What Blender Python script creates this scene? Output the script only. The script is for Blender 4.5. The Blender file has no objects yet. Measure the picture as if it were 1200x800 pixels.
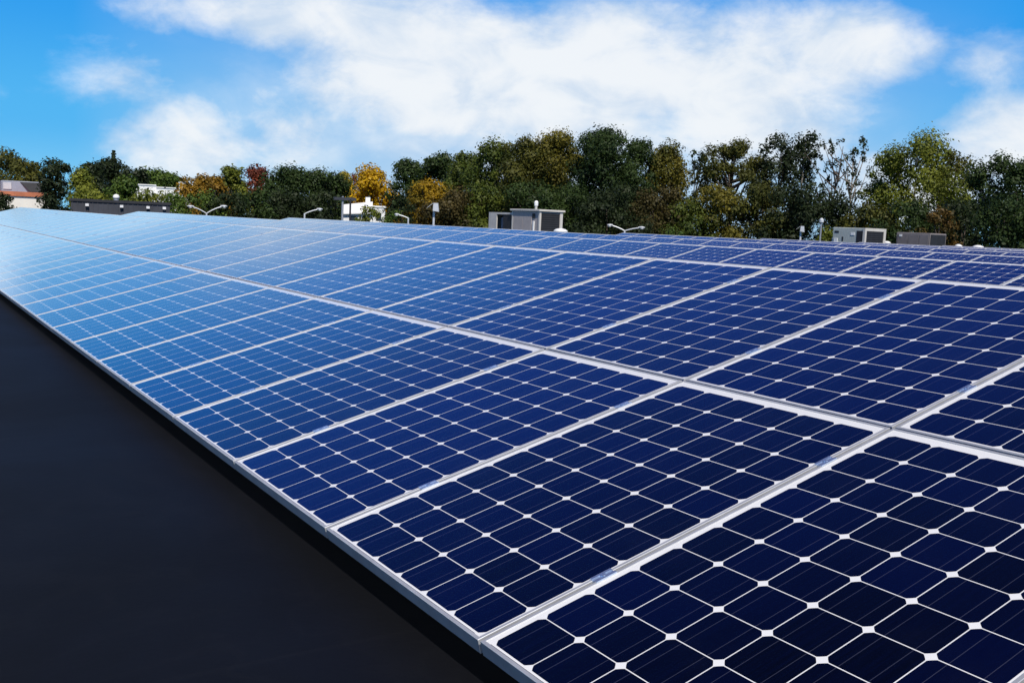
import bpy, bmesh, math, random
import numpy as np
from mathutils import Matrix, Vector

R = math.radians
S = bpy.context.scene
C = S.collection

# ------------------------------------------------------------------ camera
cam_data = bpy.data.cameras.new("camera")
cam = bpy.data.objects.new("camera", cam_data)
C.objects.link(cam)
RIGHT = (0.535967, 0.843158, 0.042703)
DOWN = (0.121877, -0.027223, -0.992172)
FWD = (-0.835395, 0.536976, -0.117353)
CAM = (2.04499, -1.25447, 1.03772)
m = Matrix.Identity(4)
for i in range(3):
    m[i][0] = RIGHT[i]
    m[i][1] = -DOWN[i]
    m[i][2] = -FWD[i]
    m[i][3] = CAM[i]
cam.matrix_world = m
cam_data.sensor_width = 36.0
cam_data.lens = 1173.7 / 1200.0 * 36.0
cam_data.clip_start = 0.05
cam_data.clip_end = 3000.0
S.camera = cam
S.render.engine = 'CYCLES'
S.render.resolution_x = 1024
S.render.resolution_y = 682

# ------------------------------------------------------------------ light
SUN_AZ, SUN_EL = -18.0, 48.0          # degrees: azimuth from +X towards +Y, elevation
S.view_settings.view_transform = 'Standard'
S.view_settings.look = 'None'
S.view_settings.exposure = 0.0
S.view_settings.gamma = 1.0
S.view_settings.use_curve_mapping = False

sun_data = bpy.data.lights.new("sun", 'SUN')
sun_data.energy = 4.3
sun_data.angle = R(0.5)
sun_data.color = (1.0, 0.95, 0.87)
sun = bpy.data.objects.new("sun", sun_data)
C.objects.link(sun)
sv = Vector((math.cos(R(SUN_EL)) * math.cos(R(SUN_AZ)), math.cos(R(SUN_EL)) * math.sin(R(SUN_AZ)), math.sin(R(SUN_EL))))
sun.rotation_euler = sv.to_track_quat('Z', 'Y').to_euler()
sun.location = (30, 10, 40)

W = bpy.data.worlds.new("World")
S.world = W
W.use_nodes = True


class NT:
    """small helper for wiring shader nodes"""

    def __init__(self, tree):
        self.t = tree
        tree.nodes.clear()

    def n(self, kind, **kw):
        nd = self.t.nodes.new(kind)
        for k, v in kw.items():
            setattr(nd, k, v)
        return nd

    def put(self, sock, v):
        if isinstance(v, bpy.types.NodeSocket):
            self.t.links.new(v, sock)
        elif v is not None:
            sock.default_value = v

    def math(self, op, a, b=None, c=None, clamp=False):
        nd = self.n('ShaderNodeMath', operation=op, use_clamp=clamp)
        self.put(nd.inputs[0], a)
        self.put(nd.inputs[1], b)
        self.put(nd.inputs[2], c)
        return nd.outputs[0]

    def mix(self, f, a, b, blend='MIX'):
        nd = self.n('ShaderNodeMix', data_type='RGBA', blend_type=blend)
        self.put(nd.inputs[0], f)
        self.put(nd.inputs[6], a)
        self.put(nd.inputs[7], b)
        return nd.outputs[2]

    def ramp(self, v, a, b, lo=0.0, hi=1.0):
        nd = self.n('ShaderNodeMapRange', interpolation_type='SMOOTHSTEP')
        self.put(nd.inputs[0], v)
        self.put(nd.inputs[1], a)
        self.put(nd.inputs[2], b)
        self.put(nd.inputs[3], lo)
        self.put(nd.inputs[4], hi)
        return nd.outputs[0]

    def noise(self, vec, scale, detail=4.0, rough=0.55, dist=0.0):
        nd = self.n('ShaderNodeTexNoise')
        self.put(nd.inputs['Vector'], vec)
        nd.inputs['Scale'].default_value = scale
        nd.inputs['Detail'].default_value = detail
        nd.inputs['Roughness'].default_value = rough
        nd.inputs['Distortion'].default_value = dist
        return nd.outputs[0]


# --- sky: Nishita plus clouds lying at fixed directions (azimuth, elevation)
nt = NT(W.node_tree)
sky = nt.n('ShaderNodeTexSky', sky_type='NISHITA', sun_disc=False)
sky.sun_elevation = R(SUN_EL)
sky.sun_rotation = R(90.0 - SUN_AZ)
sky.air_density = 1.0
sky.dust_density = 0.3
sky.ozone_density = 3.0
tc = nt.n('ShaderNodeTexCoord')
sep = nt.n('ShaderNodeSeparateXYZ')
nt.put(sep.inputs[0], tc.outputs['Generated'])
# azimuth counted so that its jump lies behind the panels' open side
AZ0 = 147.5
ca, sa = math.cos(R(AZ0)), math.sin(R(AZ0))
xr = nt.math('ADD', nt.math('MULTIPLY', sep.outputs[0], ca), nt.math('MULTIPLY', sep.outputs[1], sa))
yr = nt.math('SUBTRACT', nt.math('MULTIPLY', sep.outputs[1], ca), nt.math('MULTIPLY', sep.outputs[0], sa))
az = nt.math('ADD', nt.math('MULTIPLY', nt.math('ARCTAN2', yr, xr), 180 / math.pi), AZ0)
el = nt.math('MULTIPLY', nt.math('ARCSINE', sep.outputs[2]), 180 / math.pi)
# the clear air of that day: a strong blue that pales towards the horizon, laid over the Nishita sky
grad = nt.n('ShaderNodeValToRGB')
grad.color_ramp.interpolation = 'EASE'
cr = grad.color_ramp.elements
cr[0].position, cr[0].color = 0.0, (0.20, 0.60, 0.93, 1)
cr[1].position, cr[1].color = 1.0, (0.003, 0.012, 0.10, 1)
for pos_, c_ in ((0.10, (0.062, 0.45, 0.90, 1)), (0.25, (0.015, 0.33, 0.87, 1)), (0.34, (0.010, 0.24, 0.80, 1)), (0.50, (0.006, 0.060, 0.42, 1)), (0.74, (0.0035, 0.026, 0.22, 1))):
    e_ = cr.new(pos_)
    e_.color = c_
nt.put(grad.inputs[0], nt.math('DIVIDE', el, 45.0, clamp=True))
g10 = nt.n('ShaderNodeVectorMath', operation='SCALE')
nt.put(g10.inputs[0], grad.outputs[0])
g10.inputs['Scale'].default_value = 10.0
clear = nt.mix(0.94, sky.outputs[0], g10.outputs[0])
stretch = nt.n('ShaderNodeMapping')
stretch.inputs['Scale'].default_value = (1.0, 1.0, 1.7)
nt.put(stretch.inputs['Vector'], tc.outputs['Generated'])
n_big = nt.noise(stretch.outputs[0], 9.0, 9.0, 0.58, 0.35)
n_small = nt.noise(stretch.outputs[0], 26.0, 6.0, 0.62, 0.2)
# azimuth, elevation, half widths, weight
PUFFS = [
    (159.5, 10.4, 8.5, 2.2, 1.2), (152.0, 8.4, 10.0, 4.7, 1.35), (143.0, 7.5, 9.5, 5.4, 1.45),
    (135.5, 7.4, 8.5, 5.2, 1.35), (130.8, 9.4, 5.2, 2.8, 1.15),
    (165.3, 3.3, 4.4, 2.8, 0.72), (160.2, 4.2, 3.2, 2.8, 0.62), (168.4, 6.3, 1.9, 1.1, 0.12),
    (121.0, 4.8, 5.4, 3.0, 1.1), (113.0, 7.0, 6.0, 4.0, 1.1), (126.0, 2.6, 6.0, 2.4, 0.9),
    (122.6, 8.8, 1.4, 0.8, 0.10), (95.0, 14.0, 14.0, 6.0, 1.1), (60.0, 18.0, 16.0, 7.0, 1.1),
    (20.0, 10.0, 20.0, 6.0, 1.0), (187.0, 5.0, 11.0, 4.2, 1.7), (199.0, 10.0, 15.0, 8.0, 1.7), (225.0, 14.0, 20.0, 6.0, 1.0), (290.0, 12.0, 22.0, 6.0, 1.0),  # the two heaviest puffs are unseen, added for the panels' reflections
]
dens = None
for a0, e0, wa, we, wt in PUFFS:
    da = nt.math('DIVIDE', nt.math('SUBTRACT', az, a0), wa)
    de = nt.math('DIVIDE', nt.math('SUBTRACT', el, e0), we)
    q = nt.math('ADD', nt.math('MULTIPLY', da, da), nt.math('MULTIPLY', de, de))
    v = nt.math('MULTIPLY', nt.math('SUBTRACT', 1.0, q), wt)
    dens = v if dens is None else nt.math('SMOOTH_MAX', dens, v, 0.25)
nb = nt.math('MULTIPLY', nt.math('SUBTRACT', n_big, 0.5), 2.1)
ns = nt.math('MULTIPLY', nt.math('SUBTRACT', n_small, 0.5), 1.0)
dens = nt.math('ADD', dens, nt.math('ADD', nb, ns))
thick = nt.ramp(dens, -0.55, 1.1)
# thin veil lying low over the middle of the view
va = nt.math('DIVIDE', nt.math('SUBTRACT', az, 146.0), 25.0)
veil = nt.math('SUBTRACT', 1.0, nt.math('MULTIPLY', va, va), clamp=True)
veil = nt.math('MULTIPLY', veil, nt.ramp(el, 16.0, 2.0))
veil = nt.math('MULTIPLY', veil, nt.ramp(n_big, 0.25, 0.7, 0.75, 1.0))
alpha = nt.math('MAXIMUM', nt.math('MULTIPLY', thick, 0.96), nt.math('MULTIPLY', veil, 0.92))
n_mid = nt.noise(stretch.outputs[0], 13.0, 8.0, 0.55, 0.5)
shade = nt.ramp(nt.math('ADD', nt.math('MULTIPLY', dens, 0.22), nt.math('MULTIPLY', n_mid, 1.3)), 0.45, 1.05)
ccol = nt.mix(shade, (5.4, 6.8, 8.6, 1), (9.0, 9.3, 9.6, 1))
# unseen cloud low left of the view, added to brighten the panels' reflections
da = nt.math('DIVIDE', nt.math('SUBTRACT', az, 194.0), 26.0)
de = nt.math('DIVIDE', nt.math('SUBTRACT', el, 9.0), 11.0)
added_bank = nt.math('SUBTRACT', 1.0, nt.math('ADD', nt.math('MULTIPLY', da, da), nt.math('MULTIPLY', de, de)), clamp=True)
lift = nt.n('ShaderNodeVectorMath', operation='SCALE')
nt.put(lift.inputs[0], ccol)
nt.put(lift.inputs['Scale'], nt.math('MULTIPLY_ADD', added_bank, 1.0, 1.0))
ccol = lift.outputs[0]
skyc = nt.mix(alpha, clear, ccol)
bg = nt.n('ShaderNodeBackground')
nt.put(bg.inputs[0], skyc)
bg.inputs[1].default_value = 0.10
wo = nt.n('ShaderNodeOutputWorld')
nt.t.links.new(bg.outputs[0], wo.inputs[0])


# ------------------------------------------------------------------ helpers
def principled(name):
    mt = bpy.data.materials.new(name)
    mt.use_nodes = True
    t = NT(mt.node_tree)
    p = t.n('ShaderNodeBsdfPrincipled')
    o = t.n('ShaderNodeOutputMaterial')
    t.t.links.new(p.outputs[0], o.inputs[0])
    return mt, t, p


def plain(name, col, rough=0.6, metal=0.0, var=0.12, scale=3.0, bump=0.0):
    """a surface of one colour with blotchy procedural wear"""
    mt, t, p = principled(name)
    co = t.n('ShaderNodeTexCoord')
    nz = t.noise(co.outputs['Object'], scale, 6.0, 0.6)
    a = tuple(c * (1 - var) for c in col) + (1,)
    b = tuple(min(1, c * (1 + var)) for c in col) + (1,)
    t.put(p.inputs['Base Color'], t.mix(t.ramp(nz, 0.3, 0.7), a, b))
    p.inputs['Roughness'].default_value = rough
    p.inputs['Metallic'].default_value = metal
    if bump:
        bn = t.n('ShaderNodeBump')
        bn.inputs['Strength'].default_value = bump
        t.put(bn.inputs['Height'], nz)
        t.put(p.inputs['Normal'], bn.outputs[0])
    return mt


class MB:
    """collects shapes, then links them as ONE mesh object"""

    def __init__(self):
        self.v, self.f = [], []

    def poly(self, vs, fs):
        o = len(self.v)
        self.v += [tuple(p) for p in vs]
        self.f += [tuple(i + o for i in q) for q in fs]
        return self

    def box(self, x0, x1, y0, y1, z0, z1):
        vs = [(x, y, z) for z in (z0, z1) for y in (y0, y1) for x in (x0, x1)]
        return self.poly(vs, [(0, 2, 3, 1), (4, 5, 7, 6), (0, 1, 5, 4), (2, 6, 7, 3), (0, 4, 6, 2), (1, 3, 7, 5)])

    def cbox(self, x0, x1, y0, y1, z0, z1, b=0.02):
        """box with chamfered upper edges"""
        vs = [(x0, y0, z0), (x1, y0, z0), (x1, y1, z0), (x0, y1, z0),
              (x0, y0, z1 - b), (x1, y0, z1 - b), (x1, y1, z1 - b), (x0, y1, z1 - b),
              (x0 + b, y0 + b, z1), (x1 - b, y0 + b, z1), (x1 - b, y1 - b, z1), (x0 + b, y1 - b, z1)]
        fs = [(3, 2, 1, 0), (8, 9, 10, 11)]
        for i in range(4):
            j = (i + 1) % 4
            fs += [(i, j, j + 4, i + 4), (i + 4, j + 4, j + 8, i + 8)]
        return self.poly(vs, fs)

    def tube(self, pts, rad, n=8, caps=True):
        """swept round tube; rad is one radius or one per point"""
        pts = [Vector(p) for p in pts]
        rr = rad if isinstance(rad, (list, tuple)) else [rad] * len(pts)
        o = len(self.v)
        ref = None
        for i, p in enumerate(pts):
            d = (pts[min(i + 1, len(pts) - 1)] - pts[max(i - 1, 0)]).normalized()
            if ref is None:
                ref = d.orthogonal().normalized()
            ref = (ref - d * ref.dot(d)).normalized()
            w = d.cross(ref)
            for k in range(n):
                a = 2 * math.pi * k / n
                self.v.append(tuple(p + (ref * math.cos(a) + w * math.sin(a)) * rr[i]))
        for i in range(len(pts) - 1):
            for k in range(n):
                k2 = (k + 1) % n
                self.f.append((o + i * n + k, o + i * n + k2, o + (i + 1) * n + k2, o + (i + 1) * n + k))
        if caps:
            self.f.append(tuple(o + k for k in range(n))[::-1])
            self.f.append(tuple(o + (len(pts) - 1) * n + k for k in range(n)))
        return self

    def lathe(self, prof, cx=0, cy=0, n=16):
        o = len(self.v)
        for r_, z in prof:
            for k in range(n):
                a = 2 * math.pi * k / n
                self.v.append((cx + r_ * math.cos(a), cy + r_ * math.sin(a), z))
        for i in range(len(prof) - 1):
            for k in range(n):
                k2 = (k + 1) % n
                self.f.append((o + i * n + k, o + i * n + k2, o + (i + 1) * n + k2, o + (i + 1) * n + k))
        self.f.append(tuple(o + k for k in range(n))[::-1])
        self.f.append(tuple(o + (len(prof) - 1) * n + k for k in range(n)))
        return self

    def ell(self, c, r, n=10, mseg=6):
        """closed ellipsoid"""
        o = len(self.v)
        for i in range(1, mseg):
            t = math.pi * i / mseg
            for k in range(n):
                a = 2 * math.pi * k / n
                self.v.append((c[0] + r[0] * math.sin(t) * math.cos(a), c[1] + r[1] * math.sin(t) * math.sin(a), c[2] + r[2] * math.cos(t)))
        top = len(self.v)
        self.v.append((c[0], c[1], c[2] + r[2]))
        self.v.append((c[0], c[1], c[2] - r[2]))
        for i in range(mseg - 2):
            for k in range(n):
                k2 = (k + 1) % n
                self.f.append((o + i * n + k, o + (i + 1) * n + k, o + (i + 1) * n + k2, o + i * n + k2))
        for k in range(n):
            k2 = (k + 1) % n
            self.f.append((top, o + k, o + k2))
            self.f.append((top + 1, o + (mseg - 2) * n + k2, o + (mseg - 2) * n + k))
        return self

    def mesh(self, name, mat):
        me = bpy.data.meshes.new(name)
        me.from_pydata(self.v, [], self.f)
        me.materials.append(mat)
        return me

    def build(self, name, mat, parent=None, smooth=False):
        me = self.mesh(name, mat)
        if smooth:
            me.polygons.foreach_set('use_smooth', [True] * len(me.polygons))
        o = bpy.data.objects.new(name, me)
        C.objects.link(o)
        o.parent = parent
        return o


def tag(o, label=None, cat=None, group=None, kind=None):
    if label:
        o['label'] = label
    if cat:
        o['category'] = cat
    if group:
        o['group'] = group
    if kind:
        o['kind'] = kind
    return o


def thing(name, loc, label, cat, group=None, rz=0.0):
    o = bpy.data.objects.new(name, None)
    o.empty_display_size = 0.3
    C.objects.link(o)
    o.location = loc
    o.rotation_euler = (0, 0, rz)
    return tag(o, label, cat, group)


def copy_tree(o, parent=None):
    c = o.copy()
    C.objects.link(c)
    c.parent = parent
    for ch in list(o.children):
        copy_tree(ch, c)
    return c


ROOF, GROUND = -0.13, -6.30

# ------------------------------------------------------------------ materials
ALU = plain("anodised_aluminium", (0.58, 0.59, 0.61), 0.50, 0.52, 0.09, 9.0)
CLAMP = plain("clamp_metal", (0.55, 0.66, 0.82), 0.25, 0.8, 0.10, 60.0)
GALV = plain("galvanised_steel", (0.42, 0.43, 0.45), 0.5, 0.6, 0.15, 8.0)
LAMPGREY = plain("lamp_paint", (0.62, 0.64, 0.66), 0.45, 0.2, 0.08, 4.0)
LENS = plain("lamp_lens", (0.75, 0.76, 0.74), 0.2, 0.0, 0.05, 9.0)
CREAM = plain("cream_stucco", (0.84, 0.79, 0.70), 0.85, 0.0, 0.06, 1.2, 0.1)
REDCAP = plain("red_brown_cap", (0.52, 0.17, 0.08), 0.7, 0.0, 0.15, 2.0)
WHITE = plain("white_paint", (0.88, 0.88, 0.86), 0.7, 0.0, 0.05, 1.0)
DARKMETAL = plain("slate_metal_wall", (0.050, 0.053, 0.066), 0.6, 0.1, 0.18, 0.8)
FLASH = plain("dark_flashing", (0.03, 0.03, 0.034), 0.5, 0.2, 0.15, 2.0)
UNIT_CREAM = plain("unit_cream_paint", (0.60, 0.57, 0.52), 0.55, 0.0, 0.07, 1.6)
UNIT_BEIGE = plain("unit_beige_panel", (0.46, 0.41, 0.385), 0.6, 0.0, 0.10, 1.3)
UNIT_GREEN = plain("unit_grey_green_paint", (0.46, 0.50, 0.47), 0.55, 0.0, 0.08, 1.5)
UNIT_BROWN = plain("unit_grey_brown_paint", (0.22, 0.195, 0.19), 0.65, 0.0, 0.12, 1.5)
LOUVRE = plain("dark_louvre", (0.016, 0.017, 0.021), 0.7, 0.0, 0.2, 3.0)
GREYBOX = plain("grey_blue_unit_paint", (0.30, 0.33, 0.40), 0.5, 0.1, 0.1, 1.0)
GLASSY = plain("window_dark_glass", (0.03, 0.04, 0.05), 0.12, 0.0, 0.2, 1.0)
BARK = plain("bark", (0.085, 0.065, 0.05), 0.9, 0.0, 0.35, 5.0, 0.4)
PALEBARK = plain("pale_bark", (0.26, 0.23, 0.20), 0.9, 0.0, 0.3, 5.0, 0.4)


def leaf_material():
    mt = bpy.data.materials.new("leaves")
    mt.use_nodes = True
    t = NT(mt.node_tree)
    at = t.n('ShaderNodeAttribute', attribute_name='leaf_colour')
    p = t.n('ShaderNodeBsdfPrincipled')
    p.inputs['Roughness'].default_value = 0.55
    p.inputs['Specular IOR Level'].default_value = 0.25
    t.put(p.inputs['Base Color'], at.outputs['Color'])
    tr = t.n('ShaderNodeBsdfTranslucent')
    t.put(tr.inputs['Color'], at.outputs['Color'])
    mx = t.n('ShaderNodeMixShader')
    mx.inputs[0].default_value = 0.28
    t.t.links.new(p.outputs[0], mx.inputs[1])
    t.t.links.new(tr.outputs[0], mx.inputs[2])
    o = t.n('ShaderNodeOutputMaterial')
    t.t.links.new(mx.outputs[0], o.inputs[0])
    return mt


LEAF = leaf_material()

PX, PY = 0.998, 1.612                # panel size
CP, CQ = 0.1592, 0.1546            # cell pitch across and along
MX, MY = 0.0275, 0.0185              # where the cells start
LIP = 0.011


def cell_material():
    """module face: white backsheet, rounded dark blue cells, thin busbars, under glass"""
    mt, t, p = principled("solar_cells_under_glass")
    co = t.n('ShaderNodeTexCoord')
    sp = t.n('ShaderNodeSeparateXYZ')
    t.put(sp.inputs[0], co.outputs['Object'])
    x, y = sp.outputs[0], sp.outputs[1]
    u = t.math('DIVIDE', t.math('SUBTRACT', x, MX), CP)
    v = t.math('DIVIDE', t.math('SUBTRACT', y, MY), CQ)
    fu, fv = t.math('FLOOR', u), t.math('FLOOR', v)
    lu = t.math('SUBTRACT', t.math('SUBTRACT', u, fu), 0.5)
    lv = t.math('SUBTRACT', t.math('SUBTRACT', v, fv), 0.5)
    au = t.math('MULTIPLY', t.math('ABSOLUTE', lu), CP)
    av = t.math('MULTIPLY', t.math('ABSOLUTE', lv), CQ)
    inside = t.math('MULTIPLY', t.math('LESS_THAN', au, CP / 2 - 0.0015), t.math('LESS_THAN', av, CQ / 2 - 0.0015))
    rr = t.math('SQRT', t.math('ADD', t.math('MULTIPLY', au, au), t.math('MULTIPLY', av, av)))
    inside = t.math('MULTIPLY', inside, t.math('LESS_THAN', rr, 0.0985))
    for a_, lim in ((u, 6), (v, 10)):
        inside = t.math('MULTIPLY', inside, t.math('MULTIPLY', t.math('GREATER_THAN', a_, 0.0), t.math('LESS_THAN', a_, float(lim))))
    # busbars (two per cell) and the finger print, both running along the panel
    bus = t.math('LESS_THAN', t.math('ABSOLUTE', t.math('SUBTRACT', au, 0.0395)), 0.0009)
    # each cell its own blue
    oi = t.n('ShaderNodeObjectInfo')
    cv = t.n('ShaderNodeCombineXYZ')
    t.put(cv.inputs[0], fu)
    t.put(cv.inputs[1], fv)
    t.put(cv.inputs[2], t.math('MULTIPLY', oi.outputs['Random'], 97.0))
    wn = t.n('ShaderNodeTexWhiteNoise', noise_dimensions='3D')
    t.put(wn.inputs[0], cv.outputs[0])
    wn2 = t.n('ShaderNodeTexWhiteNoise', noise_dimensions='1D')
    t.put(wn2.inputs['W'], oi.outputs['Random'])
    cell = t.mix(t.math('POWER', wn.outputs[0], 1.6), (0.0022, 0.0024, 0.007, 1), (0.0022, 0.0060, 0.060, 1))
    p2 = t.math('POWER', wn2.outputs[0], 2.5)
    cell = t.mix(t.math('MULTIPLY', p2, 0.8), cell, (0.0025, 0.011, 0.11, 1))
    streak = t.n('ShaderNodeMapping')
    streak.inputs['Scale'].default_value = (160.0, 3.0, 1.0)
    t.put(streak.inputs['Vector'], co.outputs['Object'])
    sn = t.noise(streak.outputs[0], 1.0, 2.0, 0.6)
    cell = t.mix(t.ramp(sn, 0.35, 0.75, 0.0, 0.30), cell, (0.005, 0.012, 0.085, 1))
    cell = t.mix(t.math('MULTIPLY', bus, 0.5), cell, (0.34, 0.35, 0.42, 1))
    back = (0.86, 0.86, 0.85, 1)
    # thin black line just inside the lower lip
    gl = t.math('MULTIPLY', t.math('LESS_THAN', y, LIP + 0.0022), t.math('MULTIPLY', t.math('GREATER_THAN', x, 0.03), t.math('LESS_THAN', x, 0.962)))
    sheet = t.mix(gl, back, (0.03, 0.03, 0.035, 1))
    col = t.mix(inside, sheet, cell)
    # a little dust
    dn = t.noise(co.outputs['Object'], 2.4, 7.0, 0.65)
    col = t.mix(t.ramp(dn, 0.5, 0.85, 0.0, 0.03), col, (0.42, 0.40, 0.36, 1))
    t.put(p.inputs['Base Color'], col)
    t.put(p.inputs['Metallic'], t.math('MULTIPLY', inside, 0.8))
    t.put(p.inputs['Roughness'], t.mix(inside, (0.5, 0.5, 0.5, 1), (0.24, 0.24, 0.24, 1)))
    p.inputs['IOR'].default_value = 1.45
    p.inputs['Specular IOR Level'].default_value = 0.35
    p.inputs['Sheen Weight'].default_value = 0.3
    p.inputs['Sheen Roughness'].default_value = 0.14
    p.inputs['Sheen Tint'].default_value = (0.55, 0.86, 1.0, 1)
    t.put(p.inputs['Specular Tint'], t.mix(inside, (1, 1, 1, 1), (0.35, 0.75, 1.0, 1)))
    p.inputs['Coat Weight'].default_value = 1.0
    p.inputs['Coat IOR'].default_value = 1.42
    t.put(p.inputs['Coat Roughness'], t.ramp(dn, 0.3, 0.8, 0.09, 0.14))
    # pale blue film painted in for sky glare, stronger towards glancing angles
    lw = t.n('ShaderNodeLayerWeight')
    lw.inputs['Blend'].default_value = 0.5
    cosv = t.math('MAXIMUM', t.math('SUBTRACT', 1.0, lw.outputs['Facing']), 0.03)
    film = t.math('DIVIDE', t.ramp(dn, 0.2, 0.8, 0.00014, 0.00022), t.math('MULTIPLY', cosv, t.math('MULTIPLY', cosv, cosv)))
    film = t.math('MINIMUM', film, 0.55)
    glare = t.n('ShaderNodeBsdfDiffuse')
    glare.inputs['Color'].default_value = (0.50, 0.76, 0.90, 1)
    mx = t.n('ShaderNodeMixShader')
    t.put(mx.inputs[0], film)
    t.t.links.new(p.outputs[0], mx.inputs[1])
    t.t.links.new(glare.outputs[0], mx.inputs[2])
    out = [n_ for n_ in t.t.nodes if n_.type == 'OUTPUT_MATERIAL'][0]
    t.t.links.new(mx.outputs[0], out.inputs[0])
    return mt


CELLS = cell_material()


def roof_material():
    mt, t, p = principled("black_roof_membrane")
    co = t.n('ShaderNodeTexCoord')
    pos = co.outputs['Object']
    big = t.noise(pos, 0.55, 6.0, 0.6, 0.6)
    fine = t.noise(pos, 30.0, 5.0, 0.65)
    sp = t.n('ShaderNodeSeparateXYZ')
    t.put(sp.inputs[0], pos)
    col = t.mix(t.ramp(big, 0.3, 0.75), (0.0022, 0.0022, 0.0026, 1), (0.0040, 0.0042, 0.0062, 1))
    # faint dried-puddle tide marks and scuffs
    rings = t.noise(pos, 1.3, 3.0, 0.5, 1.2)
    tide = t.math('SUBTRACT', 1.0, t.math('MULTIPLY', t.math('ABSOLUTE', t.math('SUBTRACT', rings, 0.52)), 45.0), clamp=True)
    col = t.mix(t.math('MULTIPLY', tide, 0.012), col, (0.10, 0.10, 0.11, 1))
    st = t.n('ShaderNodeMapping')
    st.inputs['Scale'].default_value = (1.0, 9.0, 1.0)
    st.inputs['Rotation'].default_value = (0, 0, 0.5)
    t.put(st.inputs['Vector'], pos)
    sc = t.noise(st.outputs[0], 3.2, 8.0, 0.75)
    col = t.mix(t.ramp(sc, 0.66, 0.82, 0.0, 0.10), col, (0.11, 0.105, 0.10, 1))
    # welded laps of the sheets, every three metres
    lap = t.math('SUBTRACT', t.math('FRACT', t.math('DIVIDE', t.math('ADD', sp.outputs[0], 100.9), 3.0)), 0.5)
    seam = t.math('LESS_THAN', t.math('ABSOLUTE', lap), 0.0035)
    col = t.mix(t.math('MULTIPLY', seam, 0.05), col, (0.028, 0.028, 0.031, 1))
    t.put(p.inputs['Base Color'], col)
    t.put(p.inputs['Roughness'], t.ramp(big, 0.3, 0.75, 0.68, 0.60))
    p.inputs['Specular IOR Level'].default_value = 0.16
    bn = t.n('ShaderNodeBump')
    bn.inputs['Strength'].default_value = 0.15
    bn.inputs['Distance'].default_value = 0.004
    t.put(bn.inputs['Height'], t.math('ADD', fine, t.math('MULTIPLY', big, 2.0)))
    t.put(p.inputs['Normal'], bn.outputs[0])
    return mt


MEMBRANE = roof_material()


def ground_material():
    mt, t, p = principled("asphalt_and_grass")
    co = t.n('ShaderNodeTexCoord')
    n1 = t.noise(co.outputs['Object'], 0.02, 6.0, 0.6)
    n2 = t.noise(co.outputs['Object'], 1.5, 6.0, 0.7)
    grass = t.mix(n2, (0.03, 0.05, 0.015, 1), (0.07, 0.09, 0.03, 1))
    asph = t.mix(n2, (0.04, 0.04, 0.042, 1), (0.07, 0.07, 0.07, 1))
    t.put(p.inputs['Base Color'], t.mix(t.ramp(n1, 0.46, 0.52), asph, grass))
    p.inputs['Roughness'].default_value = 0.9
    return mt


# ------------------------------------------------------------------ the setting
gm = MB()
nseg = 48
gm.v = [(0, 0, GROUND)] + [(1500 * math.cos(2 * math.pi * k / nseg), 1500 * math.sin(2 * math.pi * k / nseg), GROUND) for k in range(nseg)]
gm.f = [(0, 1 + k, 1 + (k + 1) % nseg) for k in range(nseg)]
tag(gm.build("ground", ground_material()), kind='structure')

RX0, RX1, RY0, RY1 = -57.0, 30.0, -26.0, 54.0
hall = thing("flat_roofed_building", (0, 0, GROUND), "large low building whose flat black membrane roof carries all the solar racks", "building")
mb = MB()
mb.poly([(RX0, RY0, ROOF - GROUND), (RX1, RY0, ROOF - GROUND), (RX1, RY1, ROOF - GROUND), (RX0, RY1, ROOF - GROUND)], [(0, 1, 2, 3)])
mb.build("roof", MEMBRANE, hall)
mb = MB()
hz = ROOF - GROUND - 0.004
mb.box(RX0 + 0.3, RX1 - 0.3, RY0 + 0.3, RY1 - 0.3, 0, hz)
mb.build("wall", CREAM, hall)
mb = MB()
for x0, x1, y0, y1 in ((RX0 - .1, RX0, RY0 - .1, RY1 + .1), (RX1, RX1 + .1, RY0 - .1, RY1 + .1), (RX0, RX1, RY0 - .1, RY0), (RX0, RX1, RY1, RY1 + .1)):
    mb.box(x0, x1, y0, y1, hz - 0.3, hz + 0.08)
mb.build("roof_edge_flashing", GALV, hall)

# ------------------------------------------------------------------ solar racks
TILT = R(15.25)
CT, ST = math.cos(TILT), math.sin(TILT)
PW = 1.01
ROW2 = 1.622


def frame_mesh():
    prof = [(0.0, -0.040), (0.0, -0.0012), (0.0012, 0.0), (LIP - 0.0010, 0.0), (LIP, -0.0010), (LIP, -0.034), (0.026, -0.034), (0.026, -0.040)]
    mb = MB()
    n = len(prof)
    for cx, cy, sx, sy in ((0, 0, 1, 1), (PX, 0, -1, 1), (PX, PY, -1, -1), (0, PY, 1, -1)):
        for d, z in prof:
            mb.v.append((cx + sx * d, cy + sy * d, z))
    for c in range(4):
        c2 = (c + 1) % 4
        for i in range(n):
            j = (i + 1) % n
            mb.f.append((c * n + i, c2 * n + i, c2 * n + j, c * n + j))
    return mb


def clamp_mesh(yc):
    """mid clamp lying across the gap to the next panel: plate with raised lips and a bolt"""
    mb = MB()
    x0, x1, y0, y1 = PX - 0.009, PX + 0.021, yc - 0.035, yc + 0.035
    mb.box(x0, x0 + 0.008, y0, y1, 0.0006, 0.0046)
    mb.box(x1 - 0.008, x1, y0, y1, 0.0006, 0.0046)
    mb.box(x0 + 0.008, x1 - 0.008, y0, y1, -0.0060, 0.0012)
    mb.lathe([(0.0072, 0.0012), (0.0072, 0.0058), (0.0058, 0.0066)], (x0 + x1) / 2, yc, 8)
    return mb


fr_mesh = frame_mesh().mesh("frame", ALU)
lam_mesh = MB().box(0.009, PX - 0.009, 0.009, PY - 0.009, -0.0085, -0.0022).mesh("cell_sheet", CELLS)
clamp_meshes = [clamp_mesh(0.40).mesh("clamp", CLAMP), clamp_mesh(1.29).mesh("clamp", CLAMP)]


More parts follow.
